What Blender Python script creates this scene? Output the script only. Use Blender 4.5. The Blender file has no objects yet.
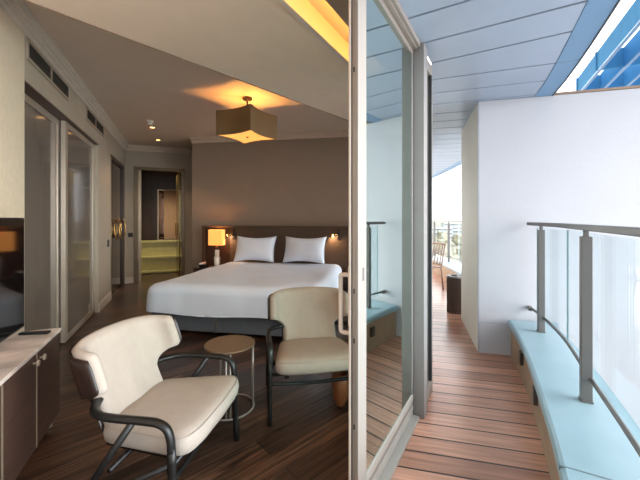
import bpy, bmesh, math, random
from mathutils import Vector, Matrix, noise
random.seed(7)
C = bpy.context.scene.collection
R = math.radians
PI = math.pi

# ---------------------------------------------------------------- materials
def newmat(name):
    m = bpy.data.materials.new(name); m.use_nodes = True
    return m, m.node_tree, m.node_tree.nodes['Principled BSDF']
def col4(c): return (c[0], c[1], c[2], 1)
def srgb(r, g, b):
    f = lambda v: (v/255/12.92) if v/255 <= .04045 else ((v/255+.055)/1.055)**2.4
    return (f(r), f(g), f(b))
def mat(name, c, rough=.5, metal=0, var=.06, scale=8, bump=0, bscale=60, spec=.5, emit=None, es=0, coat=0, stretch=(1,1,1)):
    m, t, b = newmat(name)
    tc = t.nodes.new('ShaderNodeTexCoord'); mp = t.nodes.new('ShaderNodeMapping')
    mp.inputs['Scale'].default_value = stretch
    t.links.new(tc.outputs['Object'], mp.inputs['Vector'])
    n = t.nodes.new('ShaderNodeTexNoise'); n.inputs['Scale'].default_value = scale; n.inputs['Detail'].default_value = 4
    t.links.new(mp.outputs[0], n.inputs['Vector'])
    r = t.nodes.new('ShaderNodeValToRGB')
    r.color_ramp.elements[0].position = .3; r.color_ramp.elements[1].position = .7
    r.color_ramp.elements[0].color = col4([x*(1-var) for x in c]); r.color_ramp.elements[1].color = col4([min(1, x*(1+var)) for x in c])
    t.links.new(n.outputs['Fac'], r.inputs['Fac']); t.links.new(r.outputs['Color'], b.inputs['Base Color'])
    b.inputs['Roughness'].default_value = rough; b.inputs['Metallic'].default_value = metal
    b.inputs['Specular IOR Level'].default_value = spec
    if coat: b.inputs['Coat Weight'].default_value = coat; b.inputs['Coat Roughness'].default_value = .08
    if emit:
        b.inputs['Emission Color'].default_value = col4(emit); b.inputs['Emission Strength'].default_value = es
    if bump:
        n2 = t.nodes.new('ShaderNodeTexNoise'); n2.inputs['Scale'].default_value = bscale; n2.inputs['Detail'].default_value = 3
        t.links.new(mp.outputs[0], n2.inputs['Vector'])
        bp = t.nodes.new('ShaderNodeBump'); bp.inputs['Strength'].default_value = bump; bp.inputs['Distance'].default_value = .01
        t.links.new(n2.outputs['Fac'], bp.inputs['Height']); t.links.new(bp.outputs[0], b.inputs['Normal'])
    return m
def plank_mat(name, c1, c2, cgap, width, length, ang, rough, gap=.004, grain=.35, offset=(0, 0), bumpd=.004, wear=None, coat=0):
    m, t, b = newmat(name)
    N = t.nodes.new; L = t.links.new
    tc = N('ShaderNodeTexCoord'); mp = N('ShaderNodeMapping'); mp.inputs['Rotation'].default_value = (0, 0, -ang)
    L(tc.outputs['Object'], mp.inputs['Vector'])
    mo = N('ShaderNodeMapping'); mo.inputs['Location'].default_value = (offset[0], offset[1], 0); L(mp.outputs[0], mo.inputs['Vector'])
    br = N('ShaderNodeTexBrick'); L(mo.outputs[0], br.inputs['Vector'])
    br.inputs['Scale'].default_value = 1; br.inputs['Brick Width'].default_value = length; br.inputs['Row Height'].default_value = width
    br.inputs['Mortar Size'].default_value = gap; br.inputs['Mortar Smooth'].default_value = .1; br.offset = .37; br.inputs['Bias'].default_value = 0
    br.inputs['Color1'].default_value = col4(c1); br.inputs['Color2'].default_value = col4(c2); br.inputs['Mortar'].default_value = col4(cgap)
    ms = N('ShaderNodeMapping'); ms.inputs['Scale'].default_value = (2.2, 38, 1); L(mo.outputs[0], ms.inputs['Vector'])
    n = N('ShaderNodeTexNoise'); n.inputs['Scale'].default_value = 1; n.inputs['Detail'].default_value = 6; n.inputs['Distortion'].default_value = .6; L(ms.outputs[0], n.inputs['Vector'])
    rg = N('ShaderNodeMapRange'); rg.inputs['From Min'].default_value = .3; rg.inputs['From Max'].default_value = .7
    rg.inputs['To Min'].default_value = 1-grain; rg.inputs['To Max'].default_value = 1+grain; L(n.outputs['Fac'], rg.inputs['Value'])
    mx = N('ShaderNodeVectorMath'); mx.operation = 'MULTIPLY'
    L(br.outputs['Color'], mx.inputs[0]); L(rg.outputs[0], mx.inputs[1])
    last = mx.outputs[0]
    if wear:
        nw = N('ShaderNodeTexNoise'); nw.inputs['Scale'].default_value = 1.7; nw.inputs['Detail'].default_value = 5; L(mp.outputs[0], nw.inputs['Vector'])
        rw = N('ShaderNodeMapRange'); rw.inputs['From Min'].default_value = .45; rw.inputs['From Max'].default_value = .7; rw.inputs['To Max'].default_value = .7; L(nw.outputs['Fac'], rw.inputs['Value'])
        mm = N('ShaderNodeMix'); mm.data_type = 'RGBA'; L(rw.outputs[0], mm.inputs['Factor']); L(last, mm.inputs['A'])
        mw = N('ShaderNodeVectorMath'); mw.operation = 'MULTIPLY'; L(last, mw.inputs[0]); mw.inputs[1].default_value = wear
        L(mw.outputs[0], mm.inputs['B']); last = mm.outputs['Result']
    L(last, b.inputs['Base Color'])
    b.inputs['Roughness'].default_value = rough
    if coat: b.inputs['Coat Weight'].default_value = coat; b.inputs['Coat Roughness'].default_value = .25
    bp = N('ShaderNodeBump'); bp.inputs['Strength'].default_value = .5; bp.inputs['Distance'].default_value = bumpd; bp.invert = True
    ad = N('ShaderNodeMath'); ad.operation = 'MULTIPLY_ADD'; L(n.outputs['Fac'], ad.inputs[0]); ad.inputs[1].default_value = -.25; L(br.outputs['Fac'], ad.inputs[2])
    L(ad.outputs[0], bp.inputs['Height']); L(bp.outputs[0], b.inputs['Normal'])
    return m
def glass_mat(name, tint, base, grazing, rough=0.0):
    m = bpy.data.materials.new(name); m.use_nodes = True; t = m.node_tree; t.nodes.clear()
    N = t.nodes.new; L = t.links.new
    o = N('ShaderNodeOutputMaterial'); mx = N('ShaderNodeMixShader'); tr = N('ShaderNodeBsdfTransparent'); gl = N('ShaderNodeBsdfGlossy')
    tr.inputs['Color'].default_value = col4(tint); gl.inputs['Roughness'].default_value = rough; gl.inputs['Color'].default_value = (.86, .95, .91, 1)
    lw = N('ShaderNodeLayerWeight'); lw.inputs['Blend'].default_value = .5
    mr = N('ShaderNodeMapRange'); mr.inputs['To Min'].default_value = base; mr.inputs['To Max'].default_value = grazing
    L(lw.outputs['Facing'], mr.inputs['Value']); L(mr.outputs[0], mx.inputs['Fac'])
    L(tr.outputs[0], mx.inputs[1]); L(gl.outputs[0], mx.inputs[2]); L(mx.outputs[0], o.inputs['Surface'])
    return m
def emit_mat(name, c, s):
    m, t, b = newmat(name)
    b.inputs['Base Color'].default_value = col4(c); b.inputs['Emission Color'].default_value = col4(c); b.inputs['Emission Strength'].default_value = s
    return m

M = {}
M['floor'] = plank_mat('walnut_floor', srgb(96, 67, 51), srgb(42, 28, 22), srgb(16, 10, 8), .15, 1.3, R(43), .3, .0022, .95, (0.2, .05), .002)
M['deck'] = plank_mat('deck_boards', srgb(196, 144, 120), srgb(160, 114, 94), srgb(52, 34, 28), .146, 2.7, R(-14), .3, .006, .26, (.6, .02), .006, wear=(1.25, 1.28, 1.32))
M['panel_metal'] = mat('ceiling_metal', srgb(172, 185, 204), .38, .4, .03, 3)
M['groove'] = mat('ceiling_groove', srgb(44, 46, 50), .7)
M['beam_blue'] = mat('beam_blue', srgb(112, 150, 186), .4, .1, .03)
M['fin_blue'] = mat('fin_blue', srgb(84, 148, 192), .85, .0, .05, spec=.05)
M['cream_bounce'] = mat('cream_bounce', srgb(240, 234, 224), .6, 0, .015, 3)  # paler than the partition front, in place of bounced light
M['white_render'] = mat('white_render', srgb(190, 191, 197), .6, 0, .015, 3, .1, 30)
M['trim_grey'] = mat('trim_grey', srgb(170, 172, 182), .5)
M['trim_brown'] = mat('trim_brown', srgb(150, 125, 105), .5)
M['ledge'] = mat('ledge_blue', srgb(142, 168, 178), .35, 0, .04, 6)
M['ledge_seam'] = mat('ledge_seam', srgb(105, 120, 125), .6)
M['ledge_face'] = mat('ledge_face', srgb(160, 134, 112), .6, 0, .12, 6)
M['light_box'] = mat('step_light', srgb(62, 56, 52), .4)
M['steel'] = mat('rail_steel', srgb(114, 111, 108), .42, .35, .03)
M['alu'] = mat('door_aluminium', srgb(146, 137, 128), .4, .3, .03)
M['alu_white'] = mat('white_aluminium', srgb(168, 161, 152), .4, .1, .02)
M['alu_dark'] = mat('dark_aluminium', srgb(138, 134, 131), .45, .3, .03)
M['gasket'] = mat('gasket', srgb(38, 38, 40), .6)
M['handle_white'] = mat('handle_white', srgb(215, 203, 190), .35)
M['glass_door'] = glass_mat('door_glass', (.78, .88, .83), .12, 1.0)
M['glass_rail'] = glass_mat('railing_glass', (.93, .97, .985), .02, .16)
M['glass_clear'] = glass_mat('window_glass', (.95, .97, .96), .05, .5)
M['glass_edge'] = mat('glass_edge', srgb(150, 180, 186), .3)
M['wall_taupe'] = mat('wall_taupe', srgb(150, 132, 117), .7, 0, .03, 4)
M['wall_left'] = mat('wall_left_taupe', srgb(172, 158, 142), .65, 0, .03, 4)
M['wallpaper'] = mat('wallpaper', srgb(206, 188, 164), .8, 0, .06, 60, .35, 160, stretch=(1, 1, .3))
M['ceiling'] = mat('ceiling_paint', srgb(204, 186, 170), .75, 0, .02)
M['soffit'] = mat('soffit_paint', srgb(226, 206, 186), .75, 0, .02)
M['crown'] = mat('crown_paint', srgb(206, 194, 182), .5, 0, .02)
M['closet_glass'] = mat('closet_lacquer', srgb(116, 104, 96), .12, 0, .03, 3, coat=.6)
M['closet_frame'] = mat('closet_frame', srgb(178, 162, 148), .3, .3)
M['vent_dark'] = mat('vent_dark', srgb(40, 36, 34), .6)
M['base_white'] = mat('baseboard_paint', srgb(205, 195, 185), .5)
M['bronze_glass'] = mat('bronze_mirror', srgb(92, 70, 56), .05, .85)
M['dark_wood'] = mat('dark_wood', srgb(62, 44, 36), .35, 0, .25, 6, stretch=(1, 1, .15))
M['cabinet_wood'] = mat('cabinet_wood', srgb(80, 58, 48), .5, 0, .25, 5, stretch=(1, 1, 6))
M['marble'] = mat('marble_top', srgb(220, 208, 198), .12, 0, .38, 6, stretch=(1, .5, 1))
M['knob'] = mat('knob_satin', srgb(200, 186, 168), .35, .3)
M['stile_toned'] = mat('stile_toned', srgb(150, 143, 135), .45, .1, .02)  # white aluminium toned darker to offset strong light on the stile
M['brass'] = mat('brass', srgb(205, 160, 95), .25, .9)
M['champagne'] = mat('champagne_metal', srgb(190, 172, 150), .3, .7)
M['door_frame'] = mat('door_frame_bronze', srgb(120, 104, 84), .35, .5)
M['gold_glass'] = mat('gold_tinted_glass', srgb(128, 108, 70), .15, .5)
M['black'] = mat('black_lacquer', srgb(20, 19, 19), .42, 0, .1)
M['tv_screen'] = mat('tv_screen', srgb(14, 10, 10), .06, 0, .0)
M['boucle'] = mat('cream_fabric', srgb(172, 161, 150), .95, 0, .03, 20, .25, 260)
M['beige_fabric'] = mat('beige_fabric', srgb(172, 157, 145), .95, 0, .03, 20, .25, 260)
M['walnut'] = mat('walnut_shell', srgb(42, 27, 22), .32, 0, .3, 5, stretch=(1, 1, .15))
M['table_top'] = mat('table_top', srgb(142, 118, 97), .35, .3, .05)
M['table_leg'] = mat('table_leg', srgb(168, 158, 152), .35, .4)
M['bed_base'] = mat('bed_base', srgb(98, 101, 108), .9, 0, .06, 30, .3, 200)
M['linen'] = mat('white_linen', srgb(232, 238, 252), .85, 0, .01, 5, .3, 9)
M['pillow'] = mat('pillow_cotton', srgb(232, 238, 252), .85, 0, .01, 5, .35, 12)
M['headboard'] = mat('headboard_leather', srgb(84, 65, 51), .6, 0, .06, 12)
M['shade_lit'] = mat('shade_lit', srgb(225, 170, 110), .8, emit=srgb(255, 160, 70), es=.9)
M['chandelier'] = mat('chandelier_fabric', srgb(124, 98, 66), .75, .0, .08, 90, stretch=(1, 1, .05))
M['diffuser'] = mat('diffuser', srgb(235, 190, 120), .8, emit=srgb(255, 180, 84), es=.75)
M['led'] = emit_mat('led_strip', srgb(255, 190, 84), 22)
M['spot'] = emit_mat('spot_lens', srgb(255, 190, 110), 6)
M['bulb'] = emit_mat('reading_bulb', srgb(255, 190, 110), 7)
M['olive'] = mat('olive_lacquer', srgb(214, 206, 140), .25)
M['curtain'] = mat('curtain', srgb(205, 170, 140), .8, 0, .1, 12, stretch=(6, 6, .1))
M['white_plastic'] = mat('white_plastic', srgb(230, 225, 218), .4)
M['china'] = mat('china', srgb(235, 228, 220), .25)
M['teak'] = mat('teak', srgb(122, 94, 78), .5, 0, .15)
M['slat_brown'] = mat('slat_brown', srgb(92, 72, 62), .5, 0, .15)
M['bowl'] = mat('bowl_wood', srgb(140, 84, 50), .5, 0, .15, 10)
M['ground'] = mat('ground_fields', srgb(168, 160, 142), .95, 0, .25, .01)
M['tree'] = mat('tree_foliage', srgb(160, 152, 128), .95, 0, .3, .3)
M['bldg'] = mat('building_pale', srgb(205, 205, 208), .8)
M['bldg_win'] = mat('building_window', srgb(110, 120, 130), .3)

# ---------------------------------------------------------------- helpers
def link(name, me, m, parent=None, smooth=False):
    o = bpy.data.objects.new(name, me); C.objects.link(o)
    if m is not None:
        for x in (m if isinstance(m, (list, tuple)) else [m]): me.materials.append(x)
    if smooth:
        for p in me.polygons: p.use_smooth = True
    if parent: o.parent = parent
    return o
def tag(o, label, cat, group=None):
    o['label'] = label; o['category'] = cat
    if group: o['group'] = group
    return o
def struct(o): o['kind'] = 'structure'; return o
def thing(name, label, cat, loc, rz=0, group=None):
    o = bpy.data.objects.new(name, None); C.objects.link(o); o.location = loc; o.rotation_euler = (0, 0, rz); o.empty_display_size = .1
    return tag(o, label, cat, group)
class MB:
    def __init__(s): s.bm = bmesh.new()
    def box(s, x0, y0, z0, x1, y1, z1, mi=0):
        v = [s.bm.verts.new(p) for p in ((x0,y0,z0),(x1,y0,z0),(x1,y1,z0),(x0,y1,z0),(x0,y0,z1),(x1,y0,z1),(x1,y1,z1),(x0,y1,z1))]
        for f in ((0,3,2,1),(4,5,6,7),(0,1,5,4),(1,2,6,5),(2,3,7,6),(3,0,4,7)):
            s.bm.faces.new([v[i] for i in f]).material_index = mi
        return s
    def bar(s, a, b, w, z0, z1, side=0, mi=0):      # box along a->b in plan, width w (side 0 centred, +1 to the left, -1 to the right)
        a = Vector(a[:2]); b = Vector(b[:2]); d = (b-a).normalized(); n = Vector((-d.y, d.x))
        l = {0: w/2, 1: w, -1: 0}[side]; r = {0: -w/2, 1: 0, -1: -w}[side]
        return s.prism([a+n*r, b+n*r, b+n*l, a+n*l], z0, z1, mi)
    def prism(s, poly, z0, z1, mi=0):
        A = sum(poly[i][0]*poly[(i+1) % len(poly)][1]-poly[(i+1) % len(poly)][0]*poly[i][1] for i in range(len(poly)))
        if A < 0: poly = list(poly)[::-1]
        lo = [s.bm.verts.new((p[0], p[1], z0)) for p in poly]; hi = [s.bm.verts.new((p[0], p[1], z1)) for p in poly]
        s.bm.faces.new(lo[::-1]).material_index = mi; s.bm.faces.new(hi).material_index = mi
        for i in range(len(poly)):
            j = (i+1) % len(poly); s.bm.faces.new([lo[i], lo[j], hi[j], hi[i]]).material_index = mi
        return s
    def rings(s, rings, cap=True, closed=True):
        vs = [[s.bm.verts.new(p) for p in r] for r in rings]; n = len(vs[0])
        for a, b in zip(vs, vs[1:]):
            for i in range(n if closed else n-1):
                j = (i+1) % n; s.bm.faces.new([a[i], a[j], b[j], b[i]])
        if cap: s.bm.faces.new(vs[0][::-1]); s.bm.faces.new(vs[-1])
        return s
    def lathe(s, prof, n=24, cx=0, cy=0, z=0):
        return s.rings([[(cx+r*math.cos(2*PI*i/n), cy+r*math.sin(2*PI*i/n), z+h) for i in range(n)] for r, h in prof])
    def tube(s, pts, r, n=10, closed=False, ry=None):
        pts = [Vector(p) for p in pts]; rr = []; up = Vector((0, 0, 1)); N = len(pts); prev = None
        for i, p in enumerate(pts):
            if closed: d = pts[(i+1) % N]-pts[i-1]
            else: d = pts[min(i+1, N-1)]-pts[max(i-1, 0)]
            d.normalize()
            if prev is None:
                a = d.cross(up) if abs(d.z) < .9 else d.cross(Vector((0, 1, 0)))
            else: a = prev-d*prev.dot(d)
            a.normalize(); prev = a; b = d.cross(a)
            rad = r[i] if isinstance(r, (list, tuple)) else r
            rr.append([p+a*rad*math.cos(2*PI*k/n)+b*(ry or rad)*math.sin(2*PI*k/n) for k in range(n)])
        if closed: rr.append(rr[0]); return s.rings(rr, cap=False)
        return s.rings(rr)
    def build(s, name, m, parent=None, smooth=False, bevel=0, seg=2, auto=False):
        bmesh.ops.recalc_face_normals(s.bm, faces=s.bm.faces)
        me = bpy.data.meshes.new(name); s.bm.to_mesh(me); s.bm.free()
        o = link(name, me, m, parent, smooth)
        if bevel:
            b = o.modifiers.new('bevel', 'BEVEL'); b.width = bevel; b.segments = seg; b.limit_method = 'ANGLE'; b.angle_limit = R(40)
        return o
def cat(pts, k=6):      # Catmull-Rom through pts
    P = [Vector(p) for p in pts]; P = [2*P[0]-P[1]]+P+[2*P[-1]-P[-2]]; out = []
    for i in range(1, len(P)-2):
        for j in range(k):
            t = j/k; a, b, c, d = P[i-1:i+3]
            out.append(.5*((2*b)+(-a+c)*t+(2*a-5*b+4*c-d)*t*t+(-a+3*b-3*c+d)*t**3))
    out.append(P[-2]); return out
def off(pts, d):        # offset a plan polyline to its right by d
    out = []
    for i, p in enumerate(pts):
        t = (Vector(pts[min(i+1, len(pts)-1)][:2])-Vector(pts[max(i-1, 0)][:2])).normalized()
        out.append(Vector((p[0]+t.y*d, p[1]-t.x*d)))
    return out

# facade frame: s along the glazing (away from the viewer), n outwards
dF = Vector((.5, .8660)); nF = Vector((.8660, -.5))
def F(s, n): return nF*n + dF*s
fa = math.atan2(dF.y, dF.x)     # angle of the facade
H_IN, H_SOF, H_OUT = 2.90, 2.60, 2.54

# left wall frame: t along, k into the room
W0 = Vector((-2.637, 3.45)); Wd = Vector((-.376, .927)).normalized(); Wn = Vector((Wd.y, -Wd.x))
def W(t, k=0): return W0+Wd*t+Wn*k
# bed frame
BO = Vector((-1.02, 3.80)); Bu = Vector((.985, -.174)).normalized(); Bv = Vector((.174, .985)).normalized()
def B(x, y): return BO+Bu*x+Bv*y
ba = math.atan2(Bu.y, Bu.x)

facade = [F(-.98, -.6), F(2.72, -.6)]
q = facade[-1].copy()
for ang, ln in ((17, 1.5), (12, 1.5), (8, 1.6), (4, 2.5), (0, 3)):
    q = q+Vector((math.sin(R(ang)), math.cos(R(ang))))*ln; facade.append(q.copy())

# ---------------------------------------------------------------- room shell
wallB = [B(-1.878, 2.35), B(2.25, 2.35)]
hall_c = W(3.846)                                   # corner left wall / hall end wall
hd = Wn.copy()                                      # hall end wall runs along Wn
hall_r = hall_c+hd*1.27
room_poly = [W(-4.25, -.25), F(2.72, -.62), facade[2]-Vector((.02, 0)), facade[3]-Vector((.02, 0)), Vector((1.5, 5.76)), wallB[0], hall_r+hd*.3, hall_c+hd*1.5+Wd*2.9, W(6.7, -.25)]
struct(MB().prism(room_poly, -.12, 0).build('floor', M['floor']))
# high ceiling
struct(MB().prism(room_poly, H_IN, H_IN+.1).build('ceiling', M['ceiling']))
# lower ceiling band along the glazing with a curtain cove
E1 = Vector((-1.68, 1.91)); Ed = Vector((.657, .754)).normalized()
ea = E1-Ed*.345; eb = E1+Ed*5.2
def fint(p, d, n):      # intersection of p+d*k with the line of facade offset n
    k = (n-nF.dot(p))/nF.dot(d); return p+d*k
def sof(n0, n1, z0, z1, m, name, s0=-.98, s1=2.72):
    return struct(MB().prism([F(s0, n0), F(s1, n0), F(s1, n1), F(s0, n1)], z0, z1).build(name, m))
lft = W(-4.3)
struct(MB().prism([W(-3.61), ea, E1+Ed*3.6, Vector((1.27, 4.5)), Vector((1.2, 4.05)), Vector((.78, 2.72)), F(2.72, -1.16)], H_SOF, H_IN-.002).build('ceiling_soffit', M['soffit']))
sof(-1.16, -.93, H_SOF+.13, H_IN-.002, M['soffit'], 'ceiling_cove')
sof(-.93, -.62, H_SOF-.001, H_IN-.002, M['wall_taupe'], 'ceiling_curtain_box')
struct(MB().prism([F(-.98, -1.16), F(2.72, -1.16), F(2.72, -1.125), F(-.98, -1.125)], H_SOF-.012, H_SOF+.13).build('trim_1', M['crown']))
tag(MB().prism([F(-.4, -.952), F(2.6, -.952), F(2.6, -.936), F(-.4, -.936)], H_SOF+.07, H_SOF+.085).build('light_strip', M['led']),
    'warm glowing light strip hidden in the curtain recess of the ceiling', 'light')
struct(MB().bar(ea, E1+Ed*3.6, .012, H_SOF-.006, H_SOF+.01).build('trim_2', M['trim_brown']))

# left wall: pieces
struct(MB().bar(W(-4.3), W(-.92), .15, 0, H_IN, 1).build('wall_left', M['wallpaper']))
lw = MB(); lw.bar(W(-.92), W(1.5), .15, 2.43, H_IN, 1); lw.bar(W(1.5), W(2.35), .15, 0, H_IN, 1); lw.bar(W(2.35), W(3.81), .15, 2.45, H_IN, 1)
lw.bar(W(3.81), W(6.6), .15, 0, H_IN, 1)
struct(lw.build('wall_left', M['wall_left']))
struct(MB().bar(W(-1.1, -.16), W(3.76, -.16), .05, 0, H_IN, 1).build('wall_left_back', M['wall_left']))
# crown moulding
cr = MB()
for k, z0, z1 in ((.09, 2.875, 2.899), (.07, 2.85, 2.875), (.04, 2.82, 2.85), (.02, 2.78, 2.82)): cr.bar(W(-4.3), W(3.846), k, z0, z1, -1)
struct(cr.build('trim_3', M['crown'], bevel=.004))
cr = MB()
for k, z0, z1 in ((.11, 2.875, 2.899), (.08, 2.84, 2.875), (.04, 2.79, 2.84)): cr.bar(hall_c, hall_r, k, z0, z1, -1)
struct(cr.build('trim_4', M['ceiling'], bevel=.004))
cr = MB()
for k, z0, z1 in ((.08, 2.86, 2.899), (.03, 2.80, 2.86)): cr.bar(wallB[0], wallB[1], k, z0, z1, -1)
struct(cr.build('trim_5', M['ceiling'], bevel=.004))
# back wall
struct(MB().bar(wallB[0], wallB[1], .12, 0, H_IN, 1).build('wall_back', M['wall_taupe']))
struct(MB().bar(wallB[0]+Bv*.125, hall_r+Vector((.1, .1)), .1, 0, H_IN, -1).build('wall_hall', M['dark_wood']))
# hall end wall with doorway
d0, d1 = .19, 1.13
hw = MB(); hw.bar(hall_c, hall_c+hd*d0, .12, 0, H_IN, 1); hw.bar(hall_c+hd*d1, hall_r+hd*.35, .12, 0, H_IN, 1); hw.bar(hall_c+hd*d0, hall_c+hd*d1, .12, 2.42, H_IN, 1)
struct(hw.build('wall_far', M['wall_left']))
dr = MB()
dr.bar(hall_c+hd*(d0-.03)-Wd*.02, hall_c+hd*(d0+.05)-Wd*.02, .15, 0, 2.45, 1); dr.bar(hall_c+hd*(d1-.04)-Wd*.02, hall_c+hd*(d1+.03)-Wd*.02, .15, 0, 2.45, 1)
dr.bar(hall_c+hd*(d0-.03)-Wd*.02, hall_c+hd*(d1+.03)-Wd*.02, .15, 2.40, 2.46, 1)
struct(dr.build('door_2', M['door_frame']))
struct(MB().bar(hall_c+hd*(d0+.05)+Wd*.10, hall_c+hd*(d0+.10)+Wd*.10, .03, 0, 2.4, 1).build('trim_16', M['champagne']))
# bathroom beyond
bb = hall_c+Wd*2.2
struct(MB().bar(bb-hd*.4, bb+hd*1.3, .1, 0, H_IN, 1).build('wall_bathroom', M['dark_wood']))
struct(MB().bar(hall_c+hd*1.35+Wd*.13, hall_c+hd*1.35+Wd*2.2, .08, 0, H_IN, -1).build('wall_bathroom_side', M['dark_wood']))
v = thing('vanity_unit', 'pale olive vanity with two ledges seen through the far doorway', 'vanity', (*(hall_c+Wd*1.25+hd*.62), 0), math.atan2(hd.y, hd.x))
MB().box(-.6, -.02, .0, .6, .4, .8).build('body', M['olive'], v, bevel=.005)
for z in (.03, .38, .76): MB().box(-.61, -.10 if z < .7 else -.05, z, .61, -.02, z+.05).build('ledge', M['olive'], v, bevel=.005)
mr = thing('wall_mirror', 'tall brass framed mirror above the olive vanity through the doorway', 'mirror', (*(bb+hd*.77-Wd*.03), .77), math.atan2(hd.y, hd.x))
MB().box(-.27, -.01, .02, .27, .0, 1.37).build('glass', M['bronze_glass'], mr)
fr = MB(); fr.box(-.30, -.03, 0, -.27, .02, 1.39); fr.box(.27, -.03, 0, .30, .02, 1.39); fr.box(-.27, -.03, 1.36, .27, .02, 1.39); fr.box(-.27, -.03, 0, .27, .02, .02)
fr.build('frame', M['champagne'], mr)
cu = MB(); pts = []
for i in range(41): pts.append(Vector((-.16+.30*i/40, .02*math.sin(i*1.1), 0)))
for a, b_ in zip(pts, pts[1:]): cu.box(a.x, a.y-.012, 0, b_.x, b_.y+.012, 1.35)
cu_o = cu.build('curtain', M['curtain']); cu_o.location = (*(bb+hd*.80-Wd*.12), .80); cu_o.rotation_euler = (0, 0, math.atan2(hd.y, hd.x))
# curtain hangs from a rail
tag(cu_o, 'narrow pinkish beige curtain hanging by the mirror beyond the far doorway', 'curtain')
gd = thing('door_3', '', '', (*(hall_c+hd*(d1-.06)+Wd*.02), 0), math.atan2(Wd.y, Wd.x)+R(5))
for k in ('label', 'category'): del gd[k]
gd['kind'] = 'structure'
MB().box(0, 0, .01, .8, .03, 2.39).build('door_leaf', M['gold_glass'], gd)
MB().tube([(.7, .05, .95), (.7, .05, 1.25)], .01).build('door_handle', M['brass'], gd)
bl = thing('added_vanity_light', 'added warm downlight in the ceiling that brightens the olive vanity', 'spotlight', (*(hall_c+Wd*.7+hd*.7), H_IN))  # fixture added only to brighten the vanity
MB().lathe([(.05, 0), (.05, -.01), (.035, -.012)]).build('trim_ring', M['brass'], bl); MB().lathe([(.033, -.004), (.033, -.011)]).build('lens', M['spot'], bl)
l = bpy.data.lights.new('added_vanity_light_spot', 'SPOT'); l.energy = 95; l.color = (1, .85, .6); l.spot_size = R(120); l.spot_blend = .6; l.shadow_soft_size = .05
lo = bpy.data.objects.new('lamp_light', l); C.objects.link(lo); lo.location = (0, 0, -.03); lo.parent = bl
# baseboards
bs = MB(); bs.bar(W(1.5), W(2.35), .015, 0, .13, -1); bs.bar(W(-4.3), W(-.92), .015, 0, .1, -1)
struct(bs.build('baseboard_left', M['base_white']))
struct(MB().bar(hall_c, hall_c+hd*(d0-.03), .015, 0, .13, -1).build('baseboard_far', M['base_white']))
struct(MB().bar(wallB[0], wallB[1], .015, 0, .1, -1).build('baseboard_back', M['base_white']))
# solid wall where the glazing ends, behind the viewer
struct(MB().prism([F(-.98, -.66), F(-3.6, -.66), F(-3.6, -.56), F(-.98, -.56)], 0, H_IN).build('wall_outer', M['white_render']))

# wardrobe sliding doors
def closet(t0, t1, k, name, label, hnd=None):
    o = thing(name, label, 'wardrobe door', (*W(t0, k), .012), math.atan2(Wd.y, Wd.x), 'wardrobe sliding doors')
    w = t1-t0
    MB().box(.09, -.002, .06, w-.09, .022, 2.34).build('panel', M['closet_glass'], o)
    f = MB(); f.box(0, -.012, 0, .09, .03, 2.40); f.box(w-.09, -.012, 0, w, .03, 2.40); f.box(.09, -.012, 2.34, w-.09, .03, 2.40); f.box(.09, -.012, 0, w-.09, .03, .06)
    f.build('frame', M['closet_frame'], o, bevel=.003)
closet(-.88, .25, -.11, 'wardrobe_door', 'glossy taupe sliding wardrobe door nearest the television')
closet(.20, 1.49, -.055, 'wardrobe_door', 'glossy taupe sliding wardrobe door farther along, beside the light switch')
struct(MB().bar(W(-.92, -.0), W(1.5, -.0), .13, 2.415, 2.43, 1).build('trim_6', M['dark_wood']))
# bronze cupboard doors near the hall
bd = thing('mirrored_cupboard', 'dark framed bronze mirrored cupboard doors at the end of the left wall', 'cupboard', (*W(2.355, -.045), 0), math.atan2(Wd.y, Wd.x))
f = MB(); f.box(0, -.04, 0, .07, .04, 2.45); f.box(1.38, -.04, 0, 1.45, .04, 2.45); f.box(.07, -.04, 2.38, 1.38, .04, 2.45)
f.build('frame', M['dark_wood'], bd)
for x in (.075, .73):
    dd = MB().box(x, -.005, .01, x+.645, .02, 2.375).build('door', M['bronze_glass'], bd)
    xx = x+(.40 if x < .3 else .22)
    MB().tube([(xx+.02*math.cos(a), -.075+.055*math.cos(a), 1.17+.18*math.sin(a)) for a in [2*PI*i/24 for i in range(24)]], .010, closed=True).build('ring_handle', M['brass'], dd, smooth=True)
MB().box(.04, -.045, 0, .075, -.03, 2.4).build('strip', M['champagne'], bd)
# switches
def plate(name, label, p, z, rz, dims=(.075, .11)):
    o = MB().box(-dims[0]/2, -.012, 0, dims[0]/2, 0, dims[1]).build(name, M['vent_dark'], bevel=.002)
    o.location = (*p, z); o.rotation_euler = (0, 0, rz); return tag(o, label, 'switch')
plate('light_switch', 'small dark light switch between the wardrobe and the mirrored cupboard', W(2.15, 0), .90, math.atan2(Wd.y, Wd.x))
plate('light_switch', 'small dark light switch on the wall left of the far doorway', hall_c+hd*.1, .97, math.atan2(hd.y, hd.x), (.09, .09))
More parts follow.
